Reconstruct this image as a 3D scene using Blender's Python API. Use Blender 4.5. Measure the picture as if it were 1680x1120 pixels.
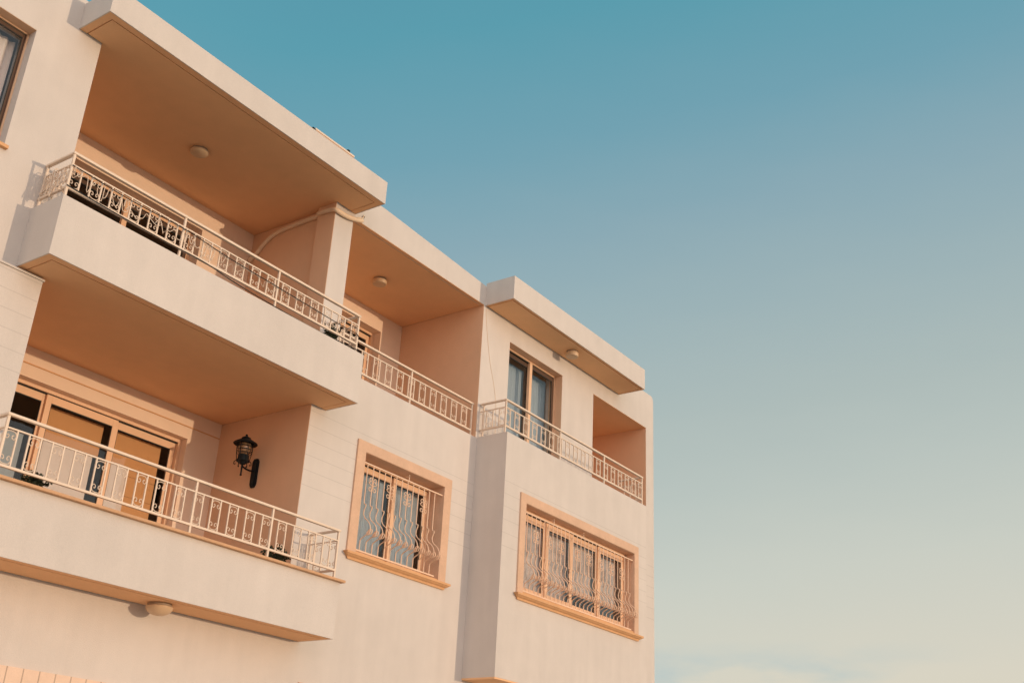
import bpy, bmesh, math, random
from mathutils import Vector, Matrix, noise
random.seed(7)
R = math.radians
for o in list(bpy.data.objects): bpy.data.objects.remove(o)
scene = bpy.context.scene
COL = scene.collection

# ------------------------------------------------------------------ camera
# eye at the origin, x along the facade, y into the building, ground at z = -1.6
cam = bpy.data.cameras.new('camera'); camo = bpy.data.objects.new('camera', cam); COL.objects.link(camo)
cam.sensor_width = 36; cam.lens = 1822.514 / 1680 * 36; cam.clip_start = .05; cam.clip_end = 8000
yaw, pitch, roll = R(54.04274254), R(24.59616948), R(3.02456481)
fwd = Vector((math.sin(yaw)*math.cos(pitch), math.cos(yaw)*math.cos(pitch), math.sin(pitch)))
rt = Vector((math.cos(yaw), -math.sin(yaw), 0)); up = rt.cross(fwd)
r2 = math.cos(roll)*rt + math.sin(roll)*up; u2 = -math.sin(roll)*rt + math.cos(roll)*up
camo.matrix_world = Matrix(((r2.x, u2.x, -fwd.x, 0), (r2.y, u2.y, -fwd.y, 0), (r2.z, u2.z, -fwd.z, 0), (0, 0, 0, 1)))
scene.camera = camo

# ------------------------------------------------------------------ sun, sky, exposure
SUN = Vector((0.28, -1.0, 0.045)).normalized()      # towards the sun, low behind the camera
sl = bpy.data.lights.new('sun', 'SUN'); sl.energy = 2.5; sl.angle = R(.5); sl.color = (1.0, .74, .48)
so = bpy.data.objects.new('sun', sl); COL.objects.link(so)
so.rotation_euler = SUN.to_track_quat('Z', 'Y').to_euler(); so.location = (4, -20, 20)
w = bpy.data.worlds.new('World'); scene.world = w; w.use_nodes = True
nt = w.node_tree; nt.nodes.clear()
def N(t, **k):
    n = nt.nodes.new(t)
    for a, b in k.items(): setattr(n, a, b)
    return n
def mth(op, a, b=None, c=None):
    n = N('ShaderNodeMath', operation=op)
    for i, v in enumerate((a, b, c)):
        if v is None: continue
        if isinstance(v, (int, float)): n.inputs[i].default_value = v
        else: nt.links.new(v, n.inputs[i])
    return n.outputs[0]
def lin(rgb):
    v = [c/255 for c in rgb]
    return tuple(c/12.92 if c <= .04045 else ((c+.055)/1.055)**2.4 for c in v)
tc = N('ShaderNodeTexCoord'); sep = N('ShaderNodeSeparateXYZ'); nt.links.new(tc.outputs['Generated'], sep.inputs[0])
elev = mth('MULTIPLY', mth('ARCSINE', sep.outputs['Z']), 57.29578)
xm = mth('MAXIMUM', sep.outputs['X'], .5)
s = mth('SUBTRACT', elev, mth('MULTIPLY', mth('SUBTRACT', xm, .6), 26))
# faint bank of thin cloud low down
mp = N('ShaderNodeMapping'); mp.inputs['Scale'].default_value = (3.2, 3.2, 11); nt.links.new(tc.outputs['Generated'], mp.inputs[0])
ns = N('ShaderNodeTexNoise'); ns.inputs['Scale'].default_value = 3.2; ns.inputs['Detail'].default_value = 5; nt.links.new(mp.outputs[0], ns.inputs[0])
s2 = mth('ADD', s, mth('MULTIPLY', mth('SUBTRACT', ns.outputs[0], .5), 1.6))
rp = N('ShaderNodeValToRGB'); nt.links.new(mth('DIVIDE', mth('ADD', s2, 12), 102), rp.inputs[0])
el = rp.color_ramp.elements
stops = [(-12, (214, 204, 184)), (-1, (213, 207, 192)), (5.3, (199, 202, 192)), (10.2, (184, 193, 187)), (14.6, (172, 185, 182)),
         (27, (136, 167, 178)), (33, (110, 159, 175)), (40.7, (86, 154, 171)), (55, (72, 138, 160)), (90, (60, 124, 148))]
el[0].position = 0; el[0].color = (*lin(stops[0][1]), 1); el[1].position = 1; el[1].color = (*lin(stops[-1][1]), 1)
for p, h in stops[1:-1]:
    e = el.new((p+12)/102); e.color = (*lin(h), 1)
# cloud bank colour mix
band = mth('MULTIPLY', mth('SUBTRACT', 1, mth('MINIMUM', mth('ABSOLUTE', mth('DIVIDE', mth('SUBTRACT', elev, 8.3), 1.7)), 1)),
           mth('MINIMUM', mth('MAXIMUM', mth('MULTIPLY', mth('SUBTRACT', ns.outputs[0], .40), 5), 0), 1))
band = mth('MULTIPLY', band, mth('MINIMUM', mth('MAXIMUM', mth('MULTIPLY', mth('SUBTRACT', .965, sep.outputs['X']), 30), 0), 1))
mx = N('ShaderNodeMix', data_type='RGBA'); nt.links.new(mth('MULTIPLY', band, .8), mx.inputs['Factor'])
nt.links.new(rp.outputs[0], mx.inputs['A']); mx.inputs['B'].default_value = (*lin((179, 194, 195)), 1)
# broad warm glow beside the sun, added to brighten left-facing shaded walls
dt = N('ShaderNodeVectorMath', operation='DOT_PRODUCT'); nt.links.new(tc.outputs['Generated'], dt.inputs[0]); dt.inputs[1].default_value = Vector((-.5, -.86, .08)).normalized()
glow = mth('POWER', mth('MAXIMUM', dt.outputs['Value'], 0), 1.6)
g = N('ShaderNodeMix', data_type='RGBA', blend_type='ADD'); g.inputs['Factor'].default_value = 1
gc = N('ShaderNodeMix', data_type='RGBA'); nt.links.new(glow, gc.inputs['Factor']); gc.inputs['A'].default_value = (0, 0, 0, 1); gc.inputs['B'].default_value = (1.42, 1.04, .89, 1)
nt.links.new(mx.outputs['Result'], g.inputs['A']); nt.links.new(gc.outputs['Result'], g.inputs['B'])
sky = N('ShaderNodeTexSky', sky_type='NISHITA'); sky.sun_disc = False
sky.sun_elevation = math.asin(SUN.z); sky.sun_rotation = math.atan2(SUN.x, SUN.y); sky.air_density = 1.0; sky.dust_density = 1.5
b1 = N('ShaderNodeBackground'); b1.inputs[1].default_value = .06; nt.links.new(sky.outputs[0], b1.inputs[0])
b2 = N('ShaderNodeBackground'); b2.inputs[1].default_value = 1.58; nt.links.new(g.outputs['Result'], b2.inputs[0])
ad = N('ShaderNodeAddShader'); nt.links.new(b1.outputs[0], ad.inputs[0]); nt.links.new(b2.outputs[0], ad.inputs[1])
wo = N('ShaderNodeOutputWorld'); nt.links.new(ad.outputs[0], wo.inputs[0])
scene.view_settings.view_transform = 'Standard'; scene.view_settings.look = 'None'
scene.view_settings.exposure = -.7; scene.view_settings.gamma = 1
scene.cycles.max_bounces = 10; scene.cycles.diffuse_bounces = 6; scene.cycles.transparent_max_bounces = 12
scene.cycles.use_denoising = True

# ------------------------------------------------------------------ materials
def mat(name, col, rough=.8, var=.0, vscale=1.5, bump=0., bscale=60., metal=0., spec=.3, streak=0., col2=None, fine=.0):
    m = bpy.data.materials.new(name); m.use_nodes = True; t = m.node_tree; b = t.nodes['Principled BSDF']
    b.inputs['Roughness'].default_value = rough; b.inputs['Metallic'].default_value = metal
    b.inputs['Specular IOR Level'].default_value = spec; b.inputs['Base Color'].default_value = (*col, 1)
    geo = t.nodes.new('ShaderNodeNewGeometry'); pos = geo.outputs['Position']
    if var or streak or fine:
        prev = None; out = None
        base = t.nodes.new('ShaderNodeRGB'); base.outputs[0].default_value = (*col, 1); out = base.outputs[0]
        for amt, sc, stretch in ((var, vscale, 1), (var*.6, vscale*6, 1), (streak, 5.0, .12), (fine, 90, 1)):
            if not amt: continue
            mpn = t.nodes.new('ShaderNodeMapping'); mpn.inputs['Scale'].default_value = (1, 1, stretch); t.links.new(pos, mpn.inputs[0])
            n = t.nodes.new('ShaderNodeTexNoise'); n.inputs['Scale'].default_value = sc; n.inputs['Detail'].default_value = 4; t.links.new(mpn.outputs[0], n.inputs[0])
            mr = t.nodes.new('ShaderNodeMapRange'); mr.inputs['From Min'].default_value = .3; mr.inputs['From Max'].default_value = .7
            mr.inputs['To Min'].default_value = 1-amt; mr.inputs['To Max'].default_value = 1+amt*.6; t.links.new(n.outputs[0], mr.inputs[0])
            ml = t.nodes.new('ShaderNodeVectorMath'); ml.operation = 'SCALE'; t.links.new(out, ml.inputs[0]); t.links.new(mr.outputs[0], ml.inputs['Scale'])
            out = ml.outputs[0]
        t.links.new(out, b.inputs['Base Color'])
    if bump:
        n = t.nodes.new('ShaderNodeTexNoise'); n.inputs['Scale'].default_value = bscale; n.inputs['Detail'].default_value = 6; t.links.new(pos, n.inputs[0])
        bp = t.nodes.new('ShaderNodeBump'); bp.inputs['Strength'].default_value = bump; bp.inputs['Distance'].default_value = .01
        t.links.new(n.outputs[0], bp.inputs['Height']); t.links.new(bp.outputs[0], b.inputs['Normal'])
    return m
def glass_mat(name, tint, refl_ior=1.6, trans=.85):
    m = bpy.data.materials.new(name); m.use_nodes = True; t = m.node_tree
    for n in list(t.nodes): t.nodes.remove(n)
    o = t.nodes.new('ShaderNodeOutputMaterial'); mx = t.nodes.new('ShaderNodeMixShader'); lw = t.nodes.new('ShaderNodeLayerWeight'); lw.inputs[0].default_value = .5
    pw = t.nodes.new('ShaderNodeMath'); pw.operation = 'POWER'; t.links.new(lw.outputs['Facing'], pw.inputs[0]); pw.inputs[1].default_value = 3.2
    fr = t.nodes.new('ShaderNodeMapRange'); fr.inputs['To Min'].default_value = .03; fr.inputs['To Max'].default_value = .6; t.links.new(pw.outputs[0], fr.inputs[0])
    tr = t.nodes.new('ShaderNodeBsdfTransparent'); tr.inputs[0].default_value = (*[c*trans for c in tint], 1)
    gl = t.nodes.new('ShaderNodeBsdfGlossy'); gl.inputs['Roughness'].default_value = .015; gl.inputs[0].default_value = (.95, .97, 1, 1)
    geo = t.nodes.new('ShaderNodeNewGeometry'); n = t.nodes.new('ShaderNodeTexNoise'); n.inputs['Scale'].default_value = 1.3; t.links.new(geo.outputs['Position'], n.inputs[0])
    bp = t.nodes.new('ShaderNodeBump'); bp.inputs['Strength'].default_value = .06; bp.inputs['Distance'].default_value = .05
    t.links.new(n.outputs[0], bp.inputs['Height']); t.links.new(bp.outputs[0], gl.inputs['Normal'])
    t.links.new(fr.outputs[0], mx.inputs[0]); t.links.new(tr.outputs[0], mx.inputs[1]); t.links.new(gl.outputs[0], mx.inputs[2])
    t.links.new(mx.outputs[0], o.inputs[0])
    return m
M = {}
M['plaster'] = mat('cream_plaster', (.67, .605, .56), .9, var=.045, vscale=.55, bump=.35, bscale=120, streak=.035, fine=.035)
M['loggia'] = mat('apricot_shade_plaster', (.78, .50, .325), .9, var=.04, vscale=.8, bump=.25, bscale=140, fine=.03)  # base colour takes in the orange bounced shade of the loggias
M['back'] = mat('sunlit_peach_plaster', (.87, .67, .52), .9, var=.04, vscale=.8, bump=.25, bscale=140, fine=.03)  # sunlit copy of the loggia plaster, its lightness put into the colour
M['soffit'] = mat('apricot_shade_soffit', (.89, .53, .29), .92, var=.04, vscale=.9, bump=.2, bscale=120, fine=.04)  # orange shade of the undersides is part of this base colour
M['stone'] = mat('peach_stone', (.70, .46, .32), .8, var=.07, vscale=4, bump=.35, bscale=70, fine=.05)
M['sill'] = mat('ochre_stone', (.72, .40, .20), .75, var=.08, vscale=3, bump=.3, bscale=60, fine=.05)
M['clad'] = mat('pink_stone_cladding', (.80, .59, .46), .85, var=.05, vscale=3, bump=.3, bscale=80, fine=.03)
M['coping'] = mat('terracotta_coping', (.62, .36, .20), .7, var=.08, vscale=5, bump=.2, bscale=50)
M['grille'] = mat('peach_painted_iron', (.86, .60, .43), .5, var=.05, vscale=8)
M['rail'] = mat('cream_painted_iron', (.80, .64, .51), .45, var=.04, vscale=8, spec=.4)
M['alu'] = mat('tan_window_frame', (.82, .53, .34), .45, var=.03, vscale=5, spec=.4)
M['brown'] = mat('dark_brown_window_frame', (.10, .055, .035), .5)
M['darkgap'] = mat('rubber_seal', (.03, .03, .03), .7)
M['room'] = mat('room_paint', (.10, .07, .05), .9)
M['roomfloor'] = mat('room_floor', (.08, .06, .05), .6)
M['glass'] = glass_mat('window_glass', (.97, .99, 1.0), trans=.985)
M['cur_white'] = mat('white_curtain_cloth', (.80, .66, .58), .9, var=.04, vscale=3, fine=.04)
M['cur_pattern'] = mat('patterned_curtain_cloth', (.60, .46, .39), .9, var=.30, vscale=9, fine=.1)
M['cur_blue'] = mat('pale_blue_curtain_cloth', (.36, .395, .42), .9, var=.05, vscale=3)
M['cur_brown'] = mat('brown_curtain_cloth', (.16, .085, .05), .9, var=.2, vscale=3)
M['blind'] = mat('orange_roller_blind', (.70, .34, .14), .85, var=.04, vscale=2)
M['iron'] = mat('black_iron', (.010, .013, .016), .6, spec=.2)
M['cable'] = mat('black_cable', (.012, .012, .012), .6)
M['lampglass'] = mat('frosted_lamp_glass', (.66, .46, .29), .4, var=.03, vscale=9, spec=.35)
M['lantglass'] = mat('lantern_glass', (.30, .17, .09), .15, spec=.8)
M['lampbase'] = mat('lamp_base_plastic', (.34, .25, .18), .5)
M['leaf'] = mat('dark_leaf', (.045, .055, .03), .6, var=.4, vscale=30)
M['pot'] = mat('terracotta_pot', (.40, .20, .11), .8, var=.1, vscale=8)
M['hose'] = mat('cream_insulated_pipe', (.84, .64, .46), .7, var=.06, vscale=10)
M['concrete'] = mat('grey_concrete', (.42, .36, .30), .9, var=.12, vscale=2, bump=.3)
M['ground'] = mat('sandy_ground', (.60, .47, .36), .95, var=.2, vscale=.4, bump=.3, bscale=30)
M['pave'] = mat('pale_pavement', (.55, .46, .37), .9, var=.15, vscale=1.2, bump=.3, bscale=30)
M['lintel'] = M['plaster']
# plaster with horizontal joints scored every 0.19 m above z = 3.2 (surface pattern of the first-floor wall)
def scored(name, src, z0, step, axis='Z', zmin=-99, zmax=99, dark=.80, w=.008):
    m = src.copy(); m.name = name; t = m.node_tree; b = t.nodes['Principled BSDF']
    geo = t.nodes.new('ShaderNodeNewGeometry'); sp = t.nodes.new('ShaderNodeSeparateXYZ'); t.links.new(geo.outputs['Position'], sp.inputs[0])
    def mt(op, a, bb):
        n = t.nodes.new('ShaderNodeMath'); n.operation = op
        for i, v in enumerate((a, bb)):
            if isinstance(v, (int, float)): n.inputs[i].default_value = v
            else: t.links.new(v, n.inputs[i])
        return n.outputs[0]
    v = mt('DIVIDE', mt('SUBTRACT', sp.outputs[axis], z0), step)
    fr = mt('ABSOLUTE', mt('SUBTRACT', mt('FRACT', mt('ADD', v, .5), 0), .5), 0)
    line = mt('LESS_THAN', fr, w*.5/step)
    inz = mt('MULTIPLY', mt('GREATER_THAN', sp.outputs['Z'], zmin), mt('LESS_THAN', sp.outputs['Z'], zmax))
    line = mt('MULTIPLY', line, inz)
    sn = t.nodes.new('ShaderNodeSeparateXYZ'); t.links.new(geo.outputs['True Normal'], sn.inputs[0])
    line = mt('MULTIPLY', line, mt('GREATER_THAN', mt('ABSOLUTE', sn.outputs['Y'], 0), .9))
    k = mt('SUBTRACT', 1, mt('MULTIPLY', line, 1-dark))
    src_l = b.inputs['Base Color'].links[0].from_socket
    vm = t.nodes.new('ShaderNodeVectorMath'); vm.operation = 'SCALE'; t.links.new(src_l, vm.inputs[0]); t.links.new(k, vm.inputs['Scale'])
    t.links.new(vm.outputs[0], b.inputs['Base Color'])
    return m
M['scored'] = scored('cream_plaster_scored', M['plaster'], 5.06, .198, zmin=4.05, zmax=5.09, dark=.86, w=.010)
M['clad'] = scored('pink_stone_cladding_jointed', M['clad'], 6.036, .1727, axis='X', dark=.62, w=.014)

# ------------------------------------------------------------------ object helpers
def P3(o):
    return o['_base'] if '_base' in o else (0, 0, 0)
BASE = {}
def tag(o, label=None, cat=None, group=None, kind=None):
    if label: o['label'] = label
    if cat: o['category'] = cat
    if group: o['group'] = group
    if kind: o['kind'] = kind
    return o
def thing(name, loc, label, cat, group=None):
    o = bpy.data.objects.new(name, None); COL.objects.link(o); o.location = loc; o.empty_display_size = .3
    BASE[o.name] = Vector(loc); tag(o, label, cat, group); return o
class MB:
    def __init__(s): s.bm = bmesh.new()
    def box(s, x0, x1, y0, y1, z0, z1, bev=0):
        b = bmesh.new(); bmesh.ops.create_cube(b, size=1)
        for v in b.verts: v.co = Vector((x0+(v.co.x+.5)*(x1-x0), y0+(v.co.y+.5)*(y1-y0), z0+(v.co.z+.5)*(z1-z0)))
        if bev: bmesh.ops.bevel(b, geom=b.edges[:], offset=bev, segments=2, affect='EDGES', profile=.6)
        s.merge(b); return s
    def merge(s, b):
        me = bpy.data.meshes.new('tmp'); b.to_mesh(me); b.free(); s.bm.from_mesh(me); bpy.data.meshes.remove(me)
    def poly(s, pts):
        s.bm.faces.new([s.bm.verts.new(p) for p in pts])
    def extr(s, pts, off):   # closed prism from a planar outline
        off = Vector(off); a = [s.bm.verts.new(p) for p in pts]; c = [s.bm.verts.new(Vector(p)+off) for p in pts]
        s.bm.faces.new(a); s.bm.faces.new(c[::-1]); n = len(a)
        for i in range(n): s.bm.faces.new((a[i], c[i], c[(i+1) % n], a[(i+1) % n]))
        return s
    def grid(s, xs, zs, occ, y0, y1):   # extruded wall with openings, no inner faces
        vd = {}
        def V(x, y, z):
            k = (round(x, 5), round(y, 5), round(z, 5))
            if k not in vd: vd[k] = s.bm.verts.new(k)
            return vd[k]
        nx, nz = len(xs)-1, len(zs)-1
        O = [[occ((xs[i]+xs[i+1])/2, (zs[j]+zs[j+1])/2) for j in range(nz)] for i in range(nx)]
        def o(i, j): return 0 <= i < nx and 0 <= j < nz and O[i][j]
        for i in range(nx):
            for j in range(nz):
                if not O[i][j]: continue
                a, b, c, d = xs[i], xs[i+1], zs[j], zs[j+1]
                s.bm.faces.new((V(a, y0, c), V(b, y0, c), V(b, y0, d), V(a, y0, d)))
                s.bm.faces.new((V(a, y1, d), V(b, y1, d), V(b, y1, c), V(a, y1, c)))
                if not o(i-1, j): s.bm.faces.new((V(a, y0, c), V(a, y0, d), V(a, y1, d), V(a, y1, c)))
                if not o(i+1, j): s.bm.faces.new((V(b, y0, d), V(b, y0, c), V(b, y1, c), V(b, y1, d)))
                if not o(i, j-1): s.bm.faces.new((V(a, y0, c), V(a, y1, c), V(b, y1, c), V(b, y0, c)))
                if not o(i, j+1): s.bm.faces.new((V(a, y0, d), V(b, y0, d), V(b, y1, d), V(a, y1, d)))
        return s
    def wall(s, x0, x1, z0, z1, y0, y1, holes):
        xs = sorted({x0, x1, *[h[0] for h in holes], *[h[1] for h in holes]}); zs = sorted({z0, z1, *[h[2] for h in holes], *[h[3] for h in holes]})
        xs = [x for x in xs if x0 <= x <= x1]; zs = [z for z in zs if z0 <= z <= z1]
        return s.grid(xs, zs, lambda x, z: not any(h[0] < x < h[1] and h[2] < z < h[3] for h in holes), y0, y1)
    def tube(s, pts, r, n=6, closed=False):
        pts = [Vector(p) for p in pts]; m = len(pts); rings = []
        rr = r if isinstance(r, (list, tuple)) else [r]*m
        ref = None
        for i, p in enumerate(pts):
            if closed: d = pts[(i+1) % m]-pts[i-1]
            else: d = pts[min(i+1, m-1)]-pts[max(i-1, 0)]
            d = d.normalized() if d.length > 1e-9 else Vector((0, 0, 1))
            if ref is None: ref = Vector((0, 0, 1)) if abs(d.z) < .9 else Vector((1, 0, 0))
            u = (ref-d*ref.dot(d)).normalized(); v = d.cross(u); ref = u
            rings.append([s.bm.verts.new(p+rr[i]*(math.cos(2*math.pi*k/n+math.pi/n)*u+math.sin(2*math.pi*k/n+math.pi/n)*v)) for k in range(n)])
        for i in range(m if closed else m-1):
            a, b = rings[i], rings[(i+1) % m]
            for k in range(n): s.bm.faces.new((a[k], a[(k+1) % n], b[(k+1) % n], b[k]))
        if not closed: s.bm.faces.new(rings[0][::-1]); s.bm.faces.new(rings[-1])
        return s
    def lathe(s, prof, cx, cy, n=32):   # prof: (r, z), top or bottom closed when r = 0
        rings = []
        for r, z in prof:
            if r < 1e-6: rings.append([s.bm.verts.new((cx, cy, z))])
            else: rings.append([s.bm.verts.new((cx+r*math.cos(2*math.pi*k/n), cy+r*math.sin(2*math.pi*k/n), z)) for k in range(n)])
        for a, b in zip(rings, rings[1:]):
            for k in range(n):
                q = [a[k % len(a)], a[(k+1) % n % len(a)], b[(k+1) % n % len(b)], b[k % len(b)]]
                q = list(dict.fromkeys(q))
                if len(q) >= 3: s.bm.faces.new(q)
        return s
    def build(s, name, m, parent=None, smooth=False, label=None, origin=None, base=None):
        bmesh.ops.recalc_face_normals(s.bm, faces=s.bm.faces[:])
        me = bpy.data.meshes.new(name); s.bm.to_mesh(me); s.bm.free(); me.materials.append(m)
        o = bpy.data.objects.new(name, me); COL.objects.link(o)
        b = Vector((0, 0, 0)) if base is None else Vector(base)
        if parent is not None: b = BASE[parent.name]; o.parent = parent
        org = Vector(origin) if origin is not None else b
        me.transform(Matrix.Translation(-org)); o.location = org-b
        BASE[o.name] = org
        if smooth:
            for p in me.polygons: p.use_smooth = True
        if label: o['label'] = label
        return o
def smooth_angle(o, a=35):
    me = o.data
    for p in me.polygons: p.use_smooth = True
    bm = bmesh.new(); bm.from_mesh(me)
    for e in bm.edges:
        if len(e.link_faces) == 2 and e.calc_face_angle(0) > R(a): e.smooth = False
    bm.to_mesh(me); bm.free(); return o
def copy_part(o, parent, dloc):
    c = o.copy(); COL.objects.link(c); c.parent = parent; c.location = o.location+Vector(dloc); BASE[c.name] = BASE[o.name]+Vector(dloc); return c

# ------------------------------------------------------------------ ground
GZ = -1.6
g = MB(); g.poly([(-900, -900, GZ), (900, -900, GZ), (900, 900, GZ), (-900, 900, GZ)])
tag(g.build('ground', M['ground']), kind='structure')
g = MB(); g.box(-25, 45, 7.2, 9.99, GZ+.001, GZ+.13, .02); tag(g.build('pavement', M['pave']), kind='structure')

# ------------------------------------------------------------------ the building
B = thing('apartment_building', (12, 10, GZ), 'cream rendered apartment building with loggias coloured in warm bounced shade, flat roof slabs and projecting balconies', 'building')
T = .34
YF = 9.44
XW = 5.46
WINL = (3.15, 4.705, 6.34, 7.84); LOG1 = (XW, 9.41, 5.40, 8.24); LOG2 = (9.77, 12.956, 5.82, 8.124); LOGC = (5.454, 9.436, 2.42, 5.148)
W1 = (10.53, 12.27, 3.46, 4.82); D3 = (13.73, 15.38, 5.46, 7.77); NI = (16.45, 18.491, 5.80, 7.804); BAYIN = (13.2, 17.2, 2.40, 5.2)
WG = (9.98, 12.2, .2, 1.55)
XL, XR = -3.0, 18.80
mb = MB()
mb.wall(XL, XR, GZ, 8.45, 10, 10+T, [WINL, LOG1, LOG2, LOGC, W1, D3, NI, BAYIN, WG])
mb.build('wall', M['scored'], B)
# parapet above: slightly falling to the right, with a rounded end
mb = MB()
pts = [(XL, 10, 8.45), (XR, 10, 8.45)]
for a in range(0, 91, 15): pts.append((XR-.11+.11*math.cos(R(a)), 10, 8.451+.11*math.sin(R(a))))
pts += [(17.4, 10, 8.555), (12.99, 10, 8.475), (12.0, 10, 8.525), (10.4, 10, 8.60), (XL, 10, 8.60)]
mb.extr(pts, (0, .22, 0)); mb.build('roof_parapet', M['plaster'], B)
# side and rear walls, roof deck, ground floor of the interior
mb = MB(); mb.box(XR-.27, XR-.002, 10+T, 22, GZ, 8.44); mb.box(XL, XL+.3, 10+T, 22, GZ, 8.44); mb.box(XL, XR, 22, 22.3, GZ, 8.44); mb.build('outer_wall', M['plaster'], B)
mb = MB(); mb.box(XL, XR-.01, 10.23, 22.2, 8.25, 8.40); mb.build('roof', M['concrete'], B)
# inner floors and dividing walls keep the rooms dark
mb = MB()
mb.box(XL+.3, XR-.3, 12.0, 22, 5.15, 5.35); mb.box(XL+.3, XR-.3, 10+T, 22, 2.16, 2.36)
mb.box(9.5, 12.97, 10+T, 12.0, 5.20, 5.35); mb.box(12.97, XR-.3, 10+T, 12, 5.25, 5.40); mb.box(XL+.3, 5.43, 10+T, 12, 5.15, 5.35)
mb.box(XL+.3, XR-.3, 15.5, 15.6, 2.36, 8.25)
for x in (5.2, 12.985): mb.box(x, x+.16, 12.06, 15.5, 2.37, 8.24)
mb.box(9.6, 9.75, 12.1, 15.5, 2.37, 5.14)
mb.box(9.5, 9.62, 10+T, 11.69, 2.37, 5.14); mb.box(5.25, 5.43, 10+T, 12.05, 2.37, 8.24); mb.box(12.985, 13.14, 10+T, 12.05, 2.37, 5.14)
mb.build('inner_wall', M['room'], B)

# ---- slabs with a plaster lip, drip groove and recessed soffit panel
LIP = .014
def slab_body(x0, x1, y0, y1, z0, zb, z1, hollow=None):
    bm = bmesh.new()
    def loop(a, b, c, d, z): return [bm.verts.new(v) for v in ((a, c, z), (b, c, z), (b, d, z), (a, d, z))]
    l0 = loop(x0, x1, y0, y1, z0); m0 = loop(x0+LIP, x1-LIP, y0+LIP, y1, z0); m1 = loop(x0+LIP, x1-LIP, y0+LIP, y1, zb); l1 = loop(x0, x1, y0, y1, z1)
    def ring(a, b):
        for i in (0, 1, 3): bm.faces.new((a[i], a[(i+1) % 4], b[(i+1) % 4], b[i]))
    ring(l0, l1); ring(m0, l0); ring(m1, m0); bm.faces.new(m1[::-1])
    if hollow is None:
        bm.faces.new(l1); back = [l0[2], m0[2], m1[2], m1[3], m0[3], l0[3], l1[3], l1[2]]
    else:
        t, fl = hollow
        l2 = loop(x0+t, x1-t, y0+t, y1, z1); l3 = loop(x0+t, x1-t, y0+t, y1, fl)
        ring(l1, l2); ring(l2, l3); bm.faces.new(l3)
        back = [l0[2], m0[2], m1[2], m1[3], m0[3], l0[3], l1[3], l2[3], l3[3], l3[2], l2[2], l1[2]]
    bm.faces.new(back)
    return bm
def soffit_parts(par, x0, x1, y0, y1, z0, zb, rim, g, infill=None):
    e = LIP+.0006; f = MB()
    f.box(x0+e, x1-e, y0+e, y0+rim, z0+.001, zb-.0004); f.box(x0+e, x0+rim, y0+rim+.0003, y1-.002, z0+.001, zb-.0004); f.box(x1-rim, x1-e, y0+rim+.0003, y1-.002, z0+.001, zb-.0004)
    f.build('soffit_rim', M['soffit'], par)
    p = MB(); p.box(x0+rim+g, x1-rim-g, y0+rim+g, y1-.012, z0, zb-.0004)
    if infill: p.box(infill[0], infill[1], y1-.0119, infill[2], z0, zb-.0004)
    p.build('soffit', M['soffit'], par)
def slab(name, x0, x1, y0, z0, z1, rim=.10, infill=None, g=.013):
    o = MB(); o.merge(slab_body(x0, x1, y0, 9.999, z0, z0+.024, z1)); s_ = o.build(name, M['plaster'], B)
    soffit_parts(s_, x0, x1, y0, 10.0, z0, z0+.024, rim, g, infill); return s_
sA = slab('roof_slab', 5.155, 9.80, YF, 8.19, 8.545, infill=(XW+.001, 9.408, 9.9999))
sA3 = slab('roof_slab', 12.985, 17.40, YF-.01, 8.12, 8.53, rim=.045, g=.022)
sA3['label'] = 'shorter roof slab over the right-hand terrace door'; sA['label'] = 'long roof slab over the upper left balcony'

# ---- balconies: slab edge and parapet are one clean plaster face
def balcony_solid(x0, x1, z0, zt, floor, label):
    o = MB(); o.merge(slab_body(x0, x1, YF, 9.999, z0, z0+.024, zt, hollow=(.12, floor)))
    s_ = o.build('balcony', M['plaster'], B, label=label)
    soffit_parts(s_, x0, x1, YF, 10.0, z0, z0+.024, .10, .013, (5.461, 9.43, 10.0008) if z0 > 4 else None); return s_
bB = balcony_solid(5.155, 9.712, 5.143, 5.825, 5.40, 'upper balcony of the left part, its deep plaster face in the sun')
bC = balcony_solid(5.155, 9.742, 2.17, 2.835, 2.42, 'lower balcony of the left part, with a terracotta coping')
mb = MB(); mb.box(5.10, 9.79, 9.385, 9.58, 2.836, 2.868, .008); mb.box(5.10, 5.29, 9.582, 9.995, 2.836, 2.868, .004); mb.box(9.60, 9.79, 9.582, 9.995, 2.836, 2.868, .004)
mb.build('coping', M['coping'], bC)

# ---- loggias
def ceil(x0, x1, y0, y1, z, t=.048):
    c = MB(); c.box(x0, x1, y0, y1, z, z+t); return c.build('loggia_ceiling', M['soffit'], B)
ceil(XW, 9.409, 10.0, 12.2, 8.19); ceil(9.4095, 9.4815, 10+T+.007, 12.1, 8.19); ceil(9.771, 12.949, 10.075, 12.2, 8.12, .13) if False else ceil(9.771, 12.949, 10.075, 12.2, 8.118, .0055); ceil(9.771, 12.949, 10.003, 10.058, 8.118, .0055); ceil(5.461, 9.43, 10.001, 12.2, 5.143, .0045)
# beam hidden above the lower ceiling; upper loggia floors
mb = MB(); mb.box(5.462, 9.408, 10.001, 12.0, 5.15, 5.40); mb.box(9.772, 12.948, 10+T+.001, 12.0, 5.36, 5.41); mb.build('loggia_floor', M['concrete'], B)
mb = MB(); mb.box(5.462, 9.428, 10.001, 12.0, 2.362, 2.415); mb.build('loggia_floor', M['concrete'], B)
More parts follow.
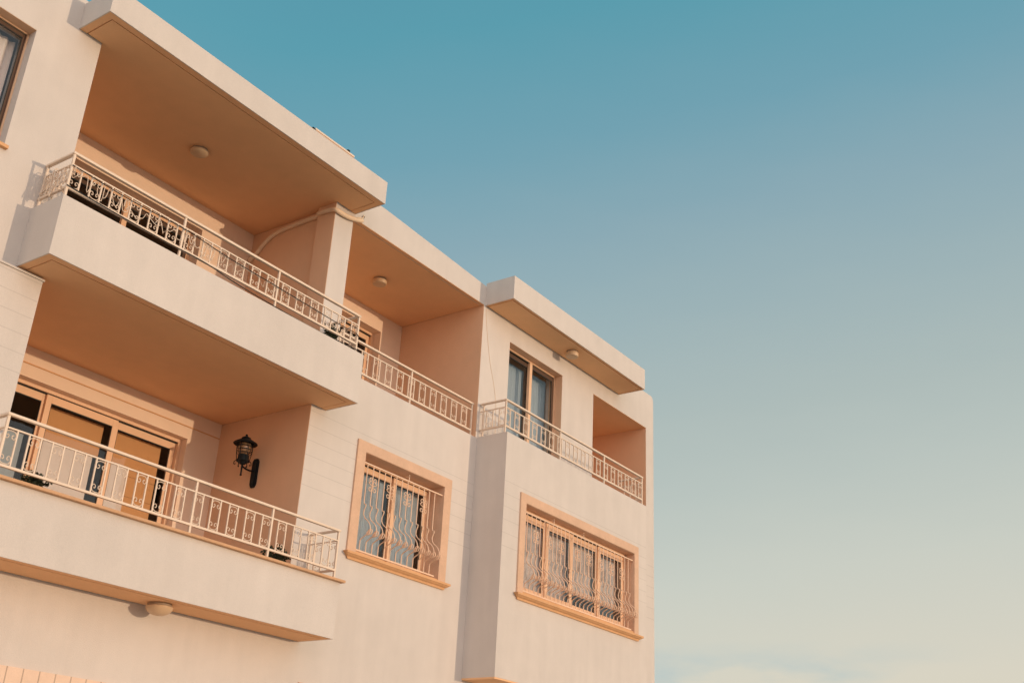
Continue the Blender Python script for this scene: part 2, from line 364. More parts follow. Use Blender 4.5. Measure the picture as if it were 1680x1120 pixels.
# front edge of loggia 2 lintel is the wall itself (thin strip below it has its orange shade coloured in)
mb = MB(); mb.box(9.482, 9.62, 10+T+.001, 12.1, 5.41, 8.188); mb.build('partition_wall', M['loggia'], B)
mb = MB(); mb.box(9.404, 9.4095, 10.003, 10+T, 5.41, 8.188); mb.box(9.404, 9.4815, 10+T+.0005, 10+T+.006, 5.41, 8.188); mb.build('column_side_shade', M['loggia'], B)  # thin sheets that colour warm shade onto the column's left side
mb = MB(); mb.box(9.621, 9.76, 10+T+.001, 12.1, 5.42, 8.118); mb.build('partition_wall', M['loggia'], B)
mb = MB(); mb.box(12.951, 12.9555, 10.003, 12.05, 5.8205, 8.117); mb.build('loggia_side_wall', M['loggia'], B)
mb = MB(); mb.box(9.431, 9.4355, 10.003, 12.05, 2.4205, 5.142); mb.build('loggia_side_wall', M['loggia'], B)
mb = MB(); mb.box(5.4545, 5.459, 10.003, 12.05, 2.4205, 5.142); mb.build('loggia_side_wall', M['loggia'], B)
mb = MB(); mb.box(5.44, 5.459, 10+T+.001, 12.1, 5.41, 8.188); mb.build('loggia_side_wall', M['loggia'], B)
DL1 = (6.20, 8.56, 5.42, 7.812); DL2 = (11.45, 12.437, 5.42, 7.81); DC = (5.88, 8.90, 2.42, 4.77)
mb = MB(); mb.wall(XW, 9.481, 5.405, 8.189, 11.75, 12.10, [DL1]); mb.build('loggia_back_wall', M['back'], B)
mb = MB(); mb.wall(9.761, 12.949, 5.415, 8.119, 11.75, 12.10, [DL2]); mb.build('loggia_back_wall', M['back'], B)
mb = MB(); mb.wall(5.46, 9.430, 2.42, 5.142, 11.70, 12.05, [DC]); lbc = mb.build('loggia_back_wall', M['back'], B)
mb = MB(); mb.box(5.47, 9.42, 11.688, 11.6995, 4.925, 4.94, .003); mb.build('moulding', M['sill'], lbc)
# niche at the far right: shallow terrace recess
mb = MB(); mb.box(16.45, 18.485, 11.75, 11.9, 5.47, 7.799); mb.box(18.486, 18.4905, 10.003, 11.9, 5.8005, 7.799); mb.box(16.43, 16.449, 10+T+.001, 11.74, 5.47, 7.799); mb.build('niche_wall', M['loggia'], B)
mb = MB(); mb.box(16.451, 18.485, 10.003, 11.9, 7.7995, 7.8035); mb.build('niche_ceiling', M['soffit'], B)
mb = MB(); mb.box(12.98, 18.48, 10+T+.002, 11.74, 5.41, 5.46); mb.build('niche_floor', M['concrete'], B)

# ---- projecting bay on the right, open terrace on top
BX0, BX1, BY = 12.99, 17.42, 9.42
W2 = (13.56, 16.95, 3.50, 4.84)
mb = MB(); mb.wall(BX0, BX1, 2.20, 5.83, BY, BY+.22, [W2]); bay = mb.build('bay_front_wall', M['scored'], B)
mb = MB(); mb.box(BX0+.0005, BX0+.15, BY+.2205, 9.999, 2.20, 5.829); mb.build('bay_side_wall', M['plaster'], B)
mb = MB(); mb.box(BX1-.15, BX1-.0005, BY+.2205, 9.999, 2.20, 5.829); mb.build('bay_side_wall', M['plaster'], B)
mb = MB(); mb.box(BX0+.151, BX1-.151, BY+.221, 9.999, 5.25, 5.46); mb.build('bay_floor', M['concrete'], B)
mb = MB(); mb.box(BX0+.151, BX1-.151, BY+.221, 10.3, 2.201, 2.40); mb.build('bay_floor', M['concrete'], B)
mb = MB(); mb.box(BX0+.002, BX1-.002, BY+.002, 9.999, 2.176, 2.1995); mb.build('bay_soffit', M['soffit'], B)
# ---- first-floor left wall: thin projecting render band with a little ledge, ground-floor stone cladding
mb = MB(); mb.box(XL, XW-.001, 9.972, 9.9995, 2.0, 5.095); mb.box(XL, XW+.012, 9.955, 9.9995, 5.096, 5.118, .003); mb.build('render_band', M['scored'], B)
mb = MB(); mb.box(XL, 9.2, 9.965, 9.9995, GZ, 1.338); mb.build('cladding', M['clad'], B)

# ---- windows and doors (parts of the building): frame, pane, surround, sill
def sashes(par, x0, x1, z0, z1, y, edges, mull=(), fr=.07, stag=.03, depth=.045, glass='glass', sm='alu', t=.045):
    t0 = t
    o = MB()
    o.box(x0, x0+t, y-.02, y+.09, z0, z1); o.box(x1-t, x1, y-.02, y+.09, z0, z1)
    o.box(x0+t, x1-t, y-.02, y+.09, z1-t, z1); o.box(x0+t, x1-t, y-.02, y+.09, z0, z0+t)
    for q in mull: o.box(q-.037, q+.037, y-.022, y+.03, z0+t, z1-t)
    o.build('frame', M['alu'], par)
    xs = edges
    for i in range(len(xs)-1):
        a, b = xs[i], xs[i+1]; yy = y+(stag if i % 2 == 0 else -.005); ov = .02
        a2 = a-(ov if i else -t-.002); b2 = b+(ov if i < len(xs)-2 else -t-.002)
        za, zb = z0+t+.002, z1-t-.012
        s_ = MB()
        s_.box(a2, a2+fr, yy, yy+depth*.6, za, zb, .003); s_.box(b2-fr, b2, yy, yy+depth*.6, za, zb, .003)
        s_.box(a2+fr+.0005, b2-fr-.0005, yy, yy+depth*.6, zb-fr*1.25, zb, .003); s_.box(a2+fr+.0005, b2-fr-.0005, yy, yy+depth*.6, za, za+fr*1.2, .003)
        s_.build('sash', M[sm], par)
        q = MB(); q.box(a2+fr, b2-fr, yy+.012, yy+.017, za+fr*1.2, zb-fr*1.25)
        q.build('pane', M[glass], par)
        s2_ = MB(); zt_ = zb-fr*1.25
        for (c, d, e, f_) in ((a2+fr, a2+fr+.008, za+fr*1.2, zt_), (b2-fr-.008, b2-fr, za+fr*1.2, zt_)): s2_.box(c, d, yy+.006, yy+.0115, e, f_)
        s2_.box(a2+fr+.0085, b2-fr-.0085, yy+.006, yy+.0115, zt_-.012, zt_)
        s2_.build('seal', M['darkgap'], par)
    g_ = MB(); g_.box(x0+t, x1-t, y+.0, y+.085, z1-t-.011, z1-t-.0005); g_.build('track', M['darkgap'], par)
def window(kind, hole, y, edges, label, **k):
    x0, x1, z0, z1 = hole
    e = bpy.data.objects.new(kind, None); COL.objects.link(e); e.parent = B; e.location = Vector(((x0+x1)/2, y, z0))-BASE[B.name]; BASE[e.name] = Vector(((x0+x1)/2, y, z0))
    e['label'] = label; e.empty_display_size = .2
    sashes(e, x0+.001, x1-.001, z0+.001, z1-.001, y, edges, **k); return e
def surround(par, x0, x1, z0, z1, wd, y, proj=.025, wtop=None):
    wt = wtop or wd
    o = MB()
    o.extr([(x0, y, z0), (x0+wd, y, z0), (x0+wd, y, z1-wt), (x0, y, z1)], (0, -proj, 0))
    o.extr([(x1-wd, y, z0), (x1, y, z0), (x1, y, z1), (x1-wd, y, z1-wt)], (0, -proj, 0))
    o.extr([(x0+.0005, y, z1), (x0+wd+.0005, y, z1-wt), (x1-wd-.0005, y, z1-wt), (x1-.0005, y, z1)], (0, -proj, 0))
    # reveal lining
    return o.build('surround', M['stone'], par)
def sill(par, x0, x1, zt, y, h=.085, proj=.085):
    o = MB(); p = proj
    prof = [(0, 0), (-p, 0), (-p, -.028), (-p+.012, -.034), (-p+.03, -.05), (-p+.055, -.062), (-p+.062, -h), (0, -h)]
    n = len(prof); a = []; c = []
    for (d, z) in prof:
        ins = max(0, min(.1, (d+p)*1.15 if z < -.03 else 0))
        a.append(o.bm.verts.new((x0+ins, y+d, zt+z))); c.append(o.bm.verts.new((x1-ins, y+d, zt+z)))
    o.bm.faces.new(a); o.bm.faces.new(c[::-1])
    for i in range(n): o.bm.faces.new((a[i], c[i], c[(i+1) % n], a[(i+1) % n]))
    return o.build('sill', M['sill'], par)
def lining(par, h, y0, y1, m, sides='LRTB', t=.004):
    x0, x1, z0, z1 = h; o = MB()
    if 'T' in sides: o.box(x0+.0005, x1-.0005, y0, y1, z1-t, z1-.0002)
    if 'L' in sides: o.box(x0+.0002, x0+t, y0, y1, z0, z1-t-.0002)
    if 'R' in sides: o.box(x1-t, x1-.0002, y0, y1, z0, z1-t-.0002)
    o.build('reveal', M[m], par)
w1 = window('window', W1, 10.26, [10.53, 11.47, 12.27], 'barred two-sash window left of the bay')
lining(w1, W1, 9.985, 10.235, 'stone', 'TLR'); surround(w1, 10.36, 12.43, 3.42, 4.965, .165, 10, wtop=.145); sill(w1, 10.31, 12.49, 3.425, 10, .09)
mb = MB(); mb.box(10.535, 12.265, 9.99, 10.22, 3.42, 3.4605); mb.build('inner_sill', M['sill'], w1)
w2 = window('window', W2, 9.60, [13.56, 14.45, 15.21, 16.06, 16.95], 'wide barred four-sash window in the bay', stag=.025, fr=.085)
lining(w2, W2, BY-.02, 9.575, 'stone', 'TLR'); surround(w2, 13.41, 17.095, 3.45, 4.985, .145, BY, wtop=.14); sill(w2, 13.35, 17.17, 3.45, BY, .09)
mb = MB(); mb.box(13.565, 16.945, BY-.01, 9.58, 3.45, 3.5005); mb.build('inner_sill', M['sill'], w2)
wl = window('window', WINL, 10.15, [3.15, 3.95, 4.705], 'cream curtained window at the far left', fr=.035, sm='brown', t=.018)
mb = MB(); mb.box(3.1, 4.735, 9.95, 10.14, 6.30, 6.339, .004); mb.build('sill', M['sill'], wl)
wg = window('window', WG, 10.2, [WG[0], 11.1, WG[1]], 'ground-floor window below the left wall')
surround(wg, 9.80, 12.4, .1, 1.71, .18, 10)
d3 = window('balcony_door', D3, 10.17, [13.73, 14.60, 15.38], 'sliding door on the right-hand terrace', sm='brown', fr=.055, t=.032, mull=(14.60,)); lining(d3, D3, 10.004, 10.145, 'loggia', 'TLR'); lining(wl, WINL, 10.004, 10.125, 'loggia', 'T')  # thin linings put brown shade into the colour of these reveals
dc = window('balcony_door', DC, 11.83, [5.88, 6.90, 7.89, 8.90], 'three-leaf sliding door of the lower loggia', fr=.075)
d1 = window('balcony_door', DL1, 11.96, [6.20, 7.44, 8.56], 'sliding door of the upper left loggia', fr=.045, sm='brown', t=.06, mull=(7.44,))
d2 = window('balcony_door', DL2, 11.93, [11.45, 12.437], 'narrow door of the middle loggia', fr=.07)

# ---- curtains and blinds behind the glass
def curtain(x0, x1, y, z0, z1, m, label, amp=.011, wl_=.11, name='curtain', cat='curtain'):
    o = MB(); n = max(8, int((x1-x0)/.012)); ph = random.random()*6
    vs = []
    for i in range(n+1):
        x = x0+(x1-x0)*i/n
        row = []
        for j, z in enumerate((z0, z0+(z1-z0)*.5, z1)):
            k = 1.15-.35*j/2
            row.append(o.bm.verts.new((x, y+amp*k*math.sin(2*math.pi*(x+.02*math.sin(x*9+j*.6))/wl_+ph)+amp*.5*math.sin(x*23+ph), z)))
        vs.append(row)
    for i in range(n):
        for j in range(2): o.bm.faces.new((vs[i][j], vs[i+1][j], vs[i+1][j+1], vs[i][j+1]))
    ob = o.build(name, M[m], smooth=True, base=(0, 0, 0), origin=((x0+x1)/2, y, z0)); ob.location = ((x0+x1)/2, y, z0)
    return tag(ob, label, cat, None)
curtain(4.0, 4.668, 10.32, 6.36, 7.775, 'cur_white', 'cream gathered curtain behind the window at the far left edge', .022, .10)
curtain(13.80, 14.66, 10.40, 5.5, 7.66, 'cur_blue', 'pale blue curtain in the left leaf of the terrace door')
curtain(14.90, 15.44, 10.40, 5.5, 7.66, 'cur_blue', 'pale blue curtain in the right leaf of the terrace door')
curtain(10.58, 11.37, 10.36, 3.5, 4.72, 'cur_blue', 'greyish blue curtain behind the left sash of the smaller barred window')
curtain(11.48, 12.14, 10.36, 3.5, 4.72, 'cur_blue', 'greyish blue curtain behind the right sash of the smaller barred window')
curtain(13.60, 14.50, 9.70, 3.60, 4.72, 'cur_pattern', 'patterned pinkish curtain behind the first sash from the left of the wide barred window', .004, .16)
curtain(14.52, 15.21, 9.71, 3.60, 4.72, 'cur_pattern', 'patterned pinkish curtain behind the second sash from the left of the wide barred window', .004, .16)
curtain(15.24, 15.98, 9.70, 3.85, 4.72, 'cur_pattern', 'shortened pinkish curtain behind the third sash from the left of the wide barred window', .004, .16)
curtain(16.08, 16.84, 9.71, 3.85, 4.72, 'cur_pattern', 'shortened pinkish curtain behind the last sash of the wide barred window', .004, .16)
curtain(6.30, 7.20, 12.18, 5.5, 7.15, 'cur_brown', 'dark brown curtain at the left end of the upper loggia door', .03, .13)
curtain(7.75, 8.5, 12.18, 5.5, 7.15, 'cur_brown', 'dark brown curtain in the right leaf of the upper loggia door', .03, .13)
def blind(x0, x1, y, z0, z1, label):
    o = MB(); k = int((z1-z0)/.24)
    for i in range(k): o.box(x0, x1, y-.004, y+.004, z0+(z1-z0)*i/k+.0015, z0+(z1-z0)*(i+1)/k-.0015, .002)
    ob = o.build('window_blind', M['blind'], base=(0, 0, 0), origin=((x0+x1)/2, y, z0)); ob.location = ((x0+x1)/2, y, z0)
    tag(ob, label, 'blind')
blind(6.97, 7.80, 11.95, 4.22, 4.625, 'orange blind drawn down in the middle leaf of the lower loggia door')
blind(7.98, 8.70, 11.95, 2.55, 4.625, 'orange blind drawn down in the right leaf of the lower loggia door')
curtain(5.98, 6.80, 12.00, 2.5, 4.20, 'cur_blue', 'flat pale blue curtain, lower half of the left leaf of the lower loggia door', .003, .3)
curtain(6.97, 7.74, 11.965, 2.5, 4.215, 'cur_white', 'pinkish curtain below the orange blind, middle leaf of the lower loggia door', .003, .3)
curtain(7.98, 8.27, 11.935, 2.5, 4.22, 'cur_white', 'narrow pinkish white cloth in front of the orange blind in the right leaf', .003, .3)

# ------------------------------------------------------------------ railings
def spiral(cx, cz, r0, turns, a0, sgn, n=14, rend=.28):
    return [(cx+sgn*r0*(1-(1-rend)*i/n)*math.cos(a0+turns*2*math.pi*i/n), cz+r0*(1-(1-rend)*i/n)*math.sin(a0+turns*2*math.pi*i/n)) for i in range(n+1)]
def scroll_mesh(w_, flip):
    """pair of C-scrolls: a wide arch against the rail whose ends drop down the balusters and curl inwards"""
    o = MB(); f = -1 if flip else 1
    half = [(0, -.009), (.20, -.011), (.36, -.020), (.445, -.038), (.455, -.058), (.40, -.078), (.29, -.088), (.18, -.082), (.125, -.066), (.155, -.051), (.235, -.048), (.27, -.058)]
    for sg in (-1, 1):
        o.tube([(sg*a*w_, 0, b*f) for a, b in half], .0046, 5)
    return o
def railing(name, label, runs, z_top, z_mid, z_bot, z_base, posts, step=.1262, scroll_phase=0, group='iron balcony railings', rt_=.024, scroll_skip=()):
    p0 = runs[0][0]
    t = thing(name, (p0[0], p0[1], z_base), label, 'railing', group)
    cache = {}
    hr, mr_, br = MB(), MB(), MB()
    for (a, b) in runs:
        ax = 0 if abs(a[0]-b[0]) > abs(a[1]-b[1]) else 1
        lo, hi = min(a[ax], b[ax]), max(a[ax], b[ax])
        o = .0225
        if ax == 0:
            y = a[1]
            hr.box(lo-o, hi+o, y-o, y+o, z_top-.030, z_top, .009); mr_.box(lo, hi, y-.008, y+.008, z_mid-.016, z_mid, .002); br.box(lo, hi, y-.015, y+.015, z_bot-.026, z_bot, .004)
        else:
            x = a[0]
            hr.box(x-o+.001, x+o-.001, lo+o+.001, hi, z_top-.0275, z_top-.0005, .008); mr_.box(x-.0078, x+.0078, lo+.009, hi, z_mid-.0157, z_mid-.0003, .002); br.box(x-.0147, x+.0147, lo+.016, hi, z_bot-.0257, z_bot-.0003, .003)
        L = hi-lo; n = max(2, round(L/step)); st = L/n
        for i in range(1, n):
            c = lo+st*i; pos = (c, a[1], z_bot) if ax == 0 else (a[0], c, z_bot)
            if any(abs(pos[0]-q[0]) < .02 and abs(pos[1]-q[1]) < .02 for q in posts): continue
            if 'bal' not in cache:
                m_ = MB(); m_.box(pos[0]-.0070, pos[0]+.0070, pos[1]-.0070, pos[1]+.0070, z_bot-.004, z_mid-.014)
                cache['bal'] = (m_.build('baluster', M['rail'], t, origin=pos), pos)
            else:
                s0, p_ = cache['bal']; copy_part(s0, t, Vector(pos)-Vector(p_))
        for i in range(n):
            if (i+scroll_phase) % 2: continue
            c = lo+st*(i+.5)
            for fl, zz in ((False, z_mid-.02), (True, z_bot+.001)):
                pos = Vector((c, a[1], zz) if ax == 0 else (a[0], c, zz)); key = (fl, ax)
                if key not in cache:
                    m_ = scroll_mesh(st, fl)
                    if ax: m_.bm.transform(Matrix.Rotation(R(90), 4, 'Z'))
                    m_.bm.transform(Matrix.Translation(pos)); cache[key] = (m_.build('scroll', M['rail'], t, origin=pos), pos)
                else:
                    s0, p_ = cache[key]; copy_part(s0, t, pos-p_)
    hr.build('handrail', M['rail'], t); mr_.build('top_rail', M['rail'], t); br.build('bottom_rail', M['rail'], t)
    for (x, y) in posts:
        m_ = MB(); q = .0125; m_.box(x-q, x+q, y-q, y+q, z_base-.005, z_top-.022, .002); m_.build('post', M['rail'], t)
    return t
YR = 9.50
railing('balcony_railing', 'cream iron railing with scrolls on the lower left balcony, above the terracotta coping',
        [((5.20, YR), (9.69, YR)), ((5.20, YR), (5.20, 9.99)), ((9.69, YR), (9.69, 9.99))], 3.485, 3.352, 2.995, 2.869,
        [(5.20, YR), (7.455, YR), (8.585, YR), (9.69, YR), (9.69, 9.96), (5.20, 9.96)])
railing('balcony_railing', 'cream iron railing tangled with pale cord, on the balcony under the large roof slab',
        [((5.20, YR), (9.61, YR)), ((5.20, YR), (5.20, 9.99)), ((9.61, YR), (9.61, 9.99))], 6.375, 6.235, 5.965, 5.826,
        [(5.20, YR), (6.67, YR), (8.142, YR), (9.61, YR), (5.20, 9.96)])
railing('balcony_railing', 'cream iron railing behind the middle loggia wall, right of the square column',
        [((9.79, 10.05), (12.875, 10.05))], 6.375, 6.262, 5.93, 5.822, [(9.84, 10.05), (11.387, 10.05), (12.875, 10.05)])
railing('balcony_railing', 'cream iron railing on top of the bay, in front of the right-hand terrace door',
        [((13.03, YR), (17.46-.06, YR)), ((13.03, YR), (13.03, 9.99)), ((17.40, YR), (17.40, 9.99))], 6.395, 6.27, 5.965, 5.832,
        [(13.03, YR), (14.60, YR), (16.03, YR), (17.40, YR), (13.03, 9.93)])

# ------------------------------------------------------------------ window grilles (belly bars)
def bar_profile(z_t, z_b):
    # (depth outwards, z): straight, kick out, swing in, belly, return
    key = [(0, z_t), (0, z_t-.30), (0, 4.15), (.038, 4.115), (.036, 4.08), (.015, 4.03), (.015, 3.985), (.05, 3.925), (.11, 3.875), (.150, 3.82), (.165, 3.765), (.155, 3.715),
           (.128, 3.69), (.108, 3.712), (.118, 3.74)]
    key2 = [(.150, 3.742), (.110, 3.70), (.055, 3.672), (.010, 3.645), (0, 3.61), (0, z_b)]
    return key, key2
def grille(name, label, xs, y, z_t, z_b, x0, x1, ros, fix):
    t = thing(name, (xs[0], y, z_b), label, 'window grille', 'iron window grilles')
    o = MB(); o.box(x0, x1, y-.012, y+.004, z_t-.014, z_t+.004, .003); o.build('top_rail', M['grille'], t)
    o = MB(); o.box(x0, x1-.06, y-.014, y+.010, z_b-.022, z_b, .003); o.build('bottom_rail', M['grille'], t)
    for x in fix:
        f = MB(); f.box(x-.006, x+.006, y-.004, y+.004, z_t+.005, z_t+.09); f.box(x-.006, x+.006, y-.004, y+.06, z_t+.06, z_t+.072); f.build('wall_fixing', M['grille'], t)
    first = None
    for x in xs:
        if first is None:
            m_ = MB(); k1, k2 = bar_profile(z_t, z_b)
            def dense(k):
                out = [k[0]]
                for i in range(len(k)-1):
                    p0, p1, p2, p3 = k[max(i-1, 0)], k[i], k[i+1], k[min(i+2, len(k)-1)]
                    if abs(p1[0]-p2[0]) < 1e-6: out.append(p2); continue
                    for s_ in (.33, .66, 1):
                        out.append(tuple(.5*(2*p1[j]+(p2[j]-p0[j])*s_+(2*p0[j]-5*p1[j]+4*p2[j]-p3[j])*s_*s_+(3*p1[j]-p0[j]-3*p2[j]+p3[j])*s_**3) for j in (0, 1)))
                return out
            m_.tube([(x, y-d, z) for d, z in dense(k1)], .0075, 6); m_.tube([(x, y-d, z) for d, z in dense(k2)], .0075, 6)
            # small curl on the belly
            m_.tube([(x+.016, y-.148+.036*math.cos(a), 3.735+.036*math.sin(a)) for a in [i*.5 for i in range(12)]], .007, 4)
            first = (m_.build('bar', M['grille'], t, origin=(x, y, z_b)), x)
        else: copy_part(first[0], t, (x-first[1], 0, 0))
    k1 = None
    for (x, z) in ros:
        if k1 is None:
            m_ = MB()
            for sx in (-1, 1):
                for sz in (-1, 1):
                    pts = [(sx*.006, 0)]+[(sx*.010, sz*.03)]+[(q[0], q[1]*sz) for q in [(sx*(.046+.034*(1-.6*i/11)*math.cos(math.pi-i*.55)), .062+.036*(1-.6*i/11)*math.sin(i*.55)) for i in range(12)]]
                    m_.tube([(x+a, y-.01, z+b) for a, b in pts], .0058, 4)
                m_.tube([(x+a*sx, y-.01, z+b) for a, b in [(.006, -.014), (.04, -.005), (.066, .005), (.078, .022), (.062, .034), (.050, .022)]], .0055, 4)
            k1 = (m_.build('rosette', M['grille'], t, origin=(x, y, z)), x, z)
        else: copy_part(k1[0], t, (x-k1[1], 0, z-k1[2]))
    return t
g1x = [10.626+.1225*i for i in range(13)]
grille('window_grille', 'cream bellied iron grille over the smaller two-sash window left of the bay', g1x, 10.015, 4.695, 3.50, 10.545, 12.262,
       [(g1x[1], 4.42), (g1x[4], 4.42), (g1x[7], 4.42), (g1x[10], 4.42)], [11.5])
g2x = [13.655+.1205*i for i in range(27)]
grille('window_grille', 'wide cream bellied iron grille over the four-sash window in the bay', g2x, 9.435, 4.725, 3.53, 13.575, 16.94,
       [(g2x[i], 4.40) for i in (2, 5, 8, 12, 15, 18, 21, 24)], [14.4, 15.3])

# ------------------------------------------------------------------ lamps
def dome_lamp(x, y, z, label, r=.125, h=.085, drum=False):
    t = thing('ceiling_lamp', (x, y, z), label, 'ceiling lamp', 'round lamps under the slabs')
    o = MB(); o.lathe([(0, z-.001), (r*.86, z-.001), (r*.90, z-.012), (r*.88, z-.030), (0, z-.030)], x, y, 40); smooth_angle(o.build('lamp_base', M['lampbase'], t))
    o = MB()
    if drum: prof = [(r*.90, z-.030), (r, z-.038), (r*1.0, z-h*.75), (r*.93, z-h*.95), (r*.75, z-h), (0, z-h-.004)]
    else: prof = [(r*.88, z-.030)]+[(r*math.cos(R(a)), z-.036-(h-.036)*math.sin(R(a))) for a in range(0, 91, 9)]
    o.lathe(prof, x, y, 40); smooth_angle(o.build('lamp_shade', M['lampglass'], t), 50)
    return t
dome_lamp(7.51, 10.69, 8.19, 'round glass lamp on the upper left loggia ceiling, under the large roof slab')
dome_lamp(11.395, 10.91, 8.12, 'round drum lamp on the ceiling of the middle loggia, right of the square column', .115, .10, True)
dome_lamp(15.23, 9.715, 8.12, 'round drum lamp under the roof slab above the terrace door', .115, .11, True)
dome_lamp(7.455, 9.765, 2.17, 'round glass lamp under the lower left balcony, close to the wall', .14, .125)

# wall lantern in the lower loggia
LX, LY, LZ = 9.43, 10.88, 4.33
t = thing('wall_lantern', (LX, LY, LZ), 'black iron carriage lantern with wide round hood on the lower loggia side wall', 'wall lamp')
o = MB(); hw = .055
outl = [(-hw, -.15), (-hw*.55, -.20), (hw*.55, -.20), (hw, -.15), (hw, .15), (hw*.55, .19), (-hw*.55, .19), (-hw, .15)]
o.extr([(LX-.001, LY+a, LZ+b) for a, b in outl], (-.022, 0, 0)); o.extr([(LX-.0235, LY+a*.7, LZ+b*.85) for a, b in outl], (-.012, 0, 0)); o.build('backplate', M['iron'], t)
cx = LX-.235; cz = LZ+.06
o = MB(); o.tube([(LX-.03, LY, LZ+.02), (LX-.10, LY, LZ+.005), (LX-.17, LY, LZ+.01), (cx, LY, LZ+.03)], .011, 8)
o.tube([(cx, LY, LZ-.085), (cx, LY, LZ+.06)], [.011, .014], 8); o.lathe([(0, LZ-.105), (.012, LZ-.098), (.016, LZ-.088), (.009, LZ-.078), (0, LZ-.075)], cx, LY, 12)
o.build('arm', M['iron'], t, smooth=False)
o = MB(); o.lathe([(0, cz-.01), (.035, cz-.005), (.05, cz+.02), (.085, cz+.03), (.088, cz+.045), (.075, cz+.05), (.07, cz+.115), (.055, cz+.12), (0, cz+.12)], cx, LY, 24); smooth_angle(o.build('cup', M['iron'], t))
for k in range(5):
    a = 2*math.pi*k/5
    o.bm if False else None
o = MB()
for k in range(6):
    a = 2*math.pi*k/6+.3; c_, s_ = math.cos(a), math.sin(a)
    o.tube([(cx+c_*r_, LY+s_*r_, cz+z_) for r_, z_ in [(.085, .04), (.108, .02), (.112, -.012), (.098, -.022), (.09, -.005)]], .006, 5)
    o.tube([(cx+c_*r_, LY+s_*r_, cz+z_) for r_, z_ in [(.082, .045), (.094, .12), (.102, .20), (.098, .27)]], .0055, 5)
for zz, rr in ((.14, .094), (.185, .101), (.23, .102)):
    o.tube([(cx+rr*math.cos(2*math.pi*i/20), LY+rr*math.sin(2*math.pi*i/20), cz+zz) for i in range(20)], .0045, 5, closed=True)
o.build('cage', M['iron'], t)
o = MB(); o.lathe([(0, cz+.121), (.055, cz+.121), (.078, cz+.15), (.088, cz+.20), (.086, cz+.24), (.075, cz+.275), (0, cz+.275)], cx, LY, 24); smooth_angle(o.build('lantern_glass', M['lantglass'], t))
o = MB(); hz = cz+.275
o.lathe([(0, hz), (.10, hz), (.152, hz-.012), (.158, hz-.004), (.150, hz+.006), (.105, hz+.035), (.065, hz+.052), (.055, hz+.066), (.062, hz+.070), (.058, hz+.078), (.03, hz+.094), (.014, hz+.10), (.016, hz+.115), (.010, hz+.127), (0, hz+.130)], cx, LY, 32)
smooth_angle(o.build('hood', M['iron'], t))

# ------------------------------------------------------------------ pipe, cables, cord
def single(mbld, name, m, label, cat, org, group=None, smooth=True):
    o = mbld.build(name, m, base=(0, 0, 0), origin=org, smooth=smooth); o.location = org; return tag(o, label, cat, group)
def cr(pts, n=6):
    pts = [Vector(p) for p in pts]; out = [pts[0]]
    for i in range(len(pts)-1):
        p0, p1, p2, p3 = pts[max(i-1, 0)], pts[i], pts[i+1], pts[min(i+2, len(pts)-1)]
        for k in range(1, n+1):
            s_ = k/n; out.append(.5*(2*p1+(p2-p0)*s_+(2*p0-5*p1+4*p2-p3)*s_*s_+(3*p1-p0-3*p2+p3)*s_**3))
    return out
o = MB(); path = cr([(9.455, 11.74, 7.74), (9.455, 11.60, 7.83), (9.455, 11.47, 7.95), (9.455, 11.30, 8.045), (9.455, 11.05, 8.085), (9.455, 10.6, 8.10), (9.445, 10.38, 8.09), (9.385, 10.30, 8.085), (9.375, 10.05, 8.06), (9.385, 9.965, 8.035),
                     (9.50, 9.957, 8.03), (9.64, 9.957, 8.045), (9.76, 9.957, 8.075), (9.86, 9.955, 8.105), (9.90, 9.962, 8.13)])
o.tube(path, .033, 12)
single(o, 'drain_pipe', M['hose'], 'cream insulated pipe along the loggia side wall and round the square column top', 'pipe', (9.455, 11.74, 7.74))
o = MB(); o.tube(cr([(9.76, 9.975, 8.10), (9.84, 9.965, 8.145), (9.92, 9.97, 8.18), (9.955, 9.985, 8.25)]), .010, 6)
single(o, 'power_cable', M['hose'], 'thin cream cable curling off the pipe end beside the square column', 'cable', (9.76, 9.975, 8.10))
o = MB(); o.tube([(9.905, 9.974, 8.135), (9.93, 9.972, 8.17)], .010, 6); o.tube([(9.943, 9.974, 8.195), (9.955, 9.972, 8.225)], .008, 6)
single(o, 'cable_clip', M['cable'], 'two small black clips at the end of the pipe on the middle roof edge', 'clip', (9.905, 9.974, 8.135))
l1 = [(5.19, 9.475, 6.205), (5.91, 9.472, 6.175), (6.68, 9.472, 6.19), (7.3, 9.472, 6.145), (8.14, 9.472, 6.12), (9.13, 9.472, 6.085), (9.60, 9.472, 6.07), (9.75, 9.7, 6.06), (9.86, 9.99, 6.05)]
l2 = [(5.18, 9.475, 5.962), (5.63, 9.472, 5.943), (6.42, 9.472, 5.925), (7.0, 9.472, 5.93), (7.6, 9.472, 5.875), (8.73, 9.472, 5.842), (9.54, 9.472, 5.866), (9.63, 9.48, 5.87)]
for l_, lab in ((l1, 'higher of two black cables strung across the upper left balcony railing'), (l2, 'lower of two black cables, along the bottom rail of the upper left balcony')):
    o = MB(); o.tube(cr(l_, 8), .0055, 6); single(o, 'power_cable', M['cable'], lab, 'cable', l_[0], 'black cables on the upper left railing')
o = MB(); o.tube(cr([(13.01, 9.995, 8.06), (13.06, 9.995, 7.75), (13.2, 9.996, 7.2), (13.34, 9.996, 6.85), (13.43, 9.995, 6.5), (13.45, 9.994, 6.0)], 4), .0028, 5)
single(o, 'power_cable', M['hose'], 'hair-thin pale cable hanging down the wall left of the terrace door', 'cable', (13.01, 9.995, 8.06))
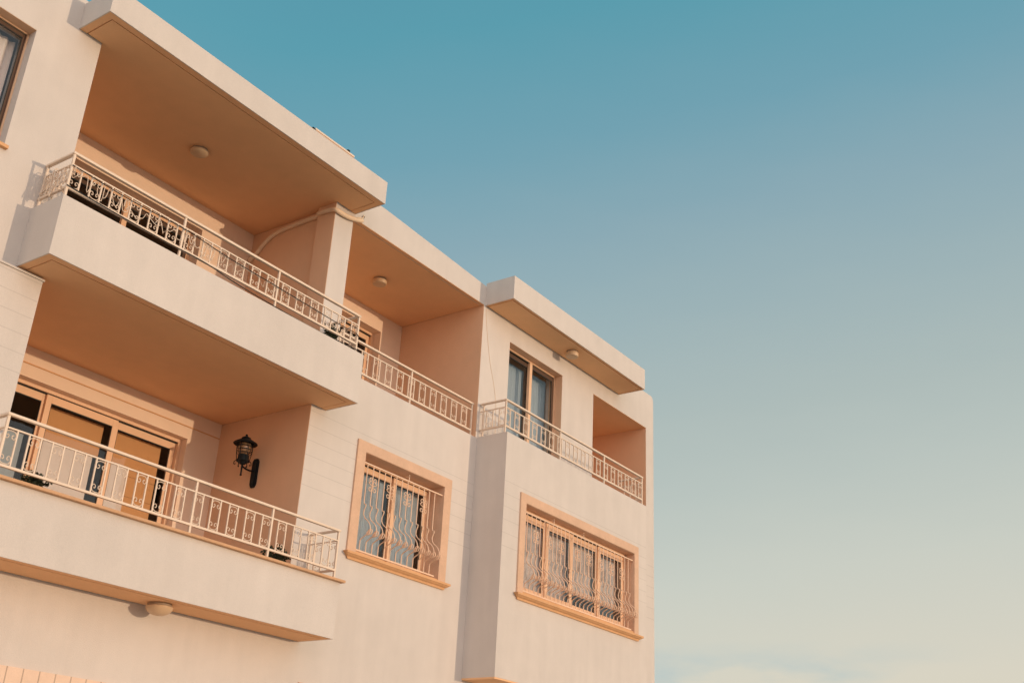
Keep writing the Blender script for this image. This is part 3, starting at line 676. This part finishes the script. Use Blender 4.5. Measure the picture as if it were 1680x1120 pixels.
# pale cord tangled in the upper left railing
o = MB(); rnd = random.Random(3)
x = 5.24; pts = []
while x < 7.35:
    pts.append((x, 9.46+rnd.uniform(0, .07), 5.99+rnd.uniform(.0, .22))); x += rnd.uniform(-.03, .075)
o.tube(cr(pts, 4), .0045, 4)
pts = []; y = 9.52
while y < 9.96:
    pts.append((5.20+rnd.uniform(-.05, .05), y, 5.9+rnd.uniform(0, .36))); y += rnd.uniform(-.01, .03)
o.tube(cr(pts, 4), .006, 4)
pts = []; x = 7.35
while x < 9.5:
    pts.append((x, 9.47+rnd.uniform(0, .06), 5.99+rnd.uniform(.0, .2))); x += rnd.uniform(.0, .12)
o.tube(cr(pts, 4), .003, 4)
single(o, 'tangled_cord', M['rail'], 'pale tangled cord wound through the railing of the upper left balcony', 'cord', (5.24, 9.49, 6.0))
# metal strip on the roof edge
t = thing('roof_edge_strip', (8.34, 9.45, 8.546), 'pale strip with an orange lower edge lying on the rim of the large roof slab', 'roof trim')
o = MB(); o.box(8.345, 9.11, 9.452, 9.62, 8.572, 8.60, .004); o.build('cap', M['rail'], t)
o = MB(); o.box(8.36, 9.10, 9.46, 9.61, 8.5455, 8.5715); o.build('bedding', M['coping'], t)
o = MB(); o.box(8.31, 8.343, 9.47, 9.55, 8.5455, 8.60); o.box(8.97, 9.01, 9.449, 9.50, 8.601, 8.625); o.build('clip', M['iron'], t)

# ------------------------------------------------------------------ potted plants
def plant(x, y, z, zp, sx, sz, n, label, seed, pot_r=.09):
    t = thing('potted_plant', (x, y, z), label, 'potted plant', None); rn = random.Random(seed)
    o = MB(); o.lathe([(0, z), (pot_r*.7, z), (pot_r, zp-.02), (pot_r*1.1, zp-.02), (pot_r*1.1, zp), (pot_r*.9, zp), (pot_r*.85, zp-.02), (0, zp-.02)], x, y, 20); smooth_angle(o.build('pot', M['pot'], t))
    st = MB(); lf = MB()
    for i in range(n):
        a = rn.uniform(0, 6.28); q = rn.random()**.6
        end = Vector((x+sx*q*math.cos(a), y+sx*.6*q*math.sin(a), zp+sz*rn.uniform(.25, 1)))
        mid = Vector((x, y, zp-.01)).lerp(end, .5)+Vector((0, 0, .04))
        pts = cr([(x+rn.uniform(-.02, .02), y, zp-.03), mid, end], 4); st.tube(pts, .003, 4)
        for p in pts[2:]:
            for _ in range(3):
                d = Vector((rn.uniform(-1, 1), rn.uniform(-1, 1), rn.uniform(-.5, .9))).normalized(); L = rn.uniform(.025, .05)
                u = d.cross(Vector((rn.random(), rn.random(), rn.random()))).normalized()*L*.32
                vs = [lf.bm.verts.new(v) for v in (p, p+d*L*.5+u, p+d*L, p+d*L*.5-u)]; lf.bm.faces.new(vs)
    st.build('stem', M['leaf'], t); lf.build('foliage', M['leaf'], t)
plant(5.70, 9.66, 2.42, 2.86, .17, .20, 26, 'small leafy potted plant at the left end of the lower balcony railing', 1)
plant(8.90, 9.68, 2.42, 2.84, .20, .26, 26, 'taller dark potted plant near the lower balcony post right of the lantern', 2)
plant(9.36, 9.72, 5.40, 5.84, .16, .34, 30, 'dark bushy potted plant at the right end of the upper left balcony', 5)
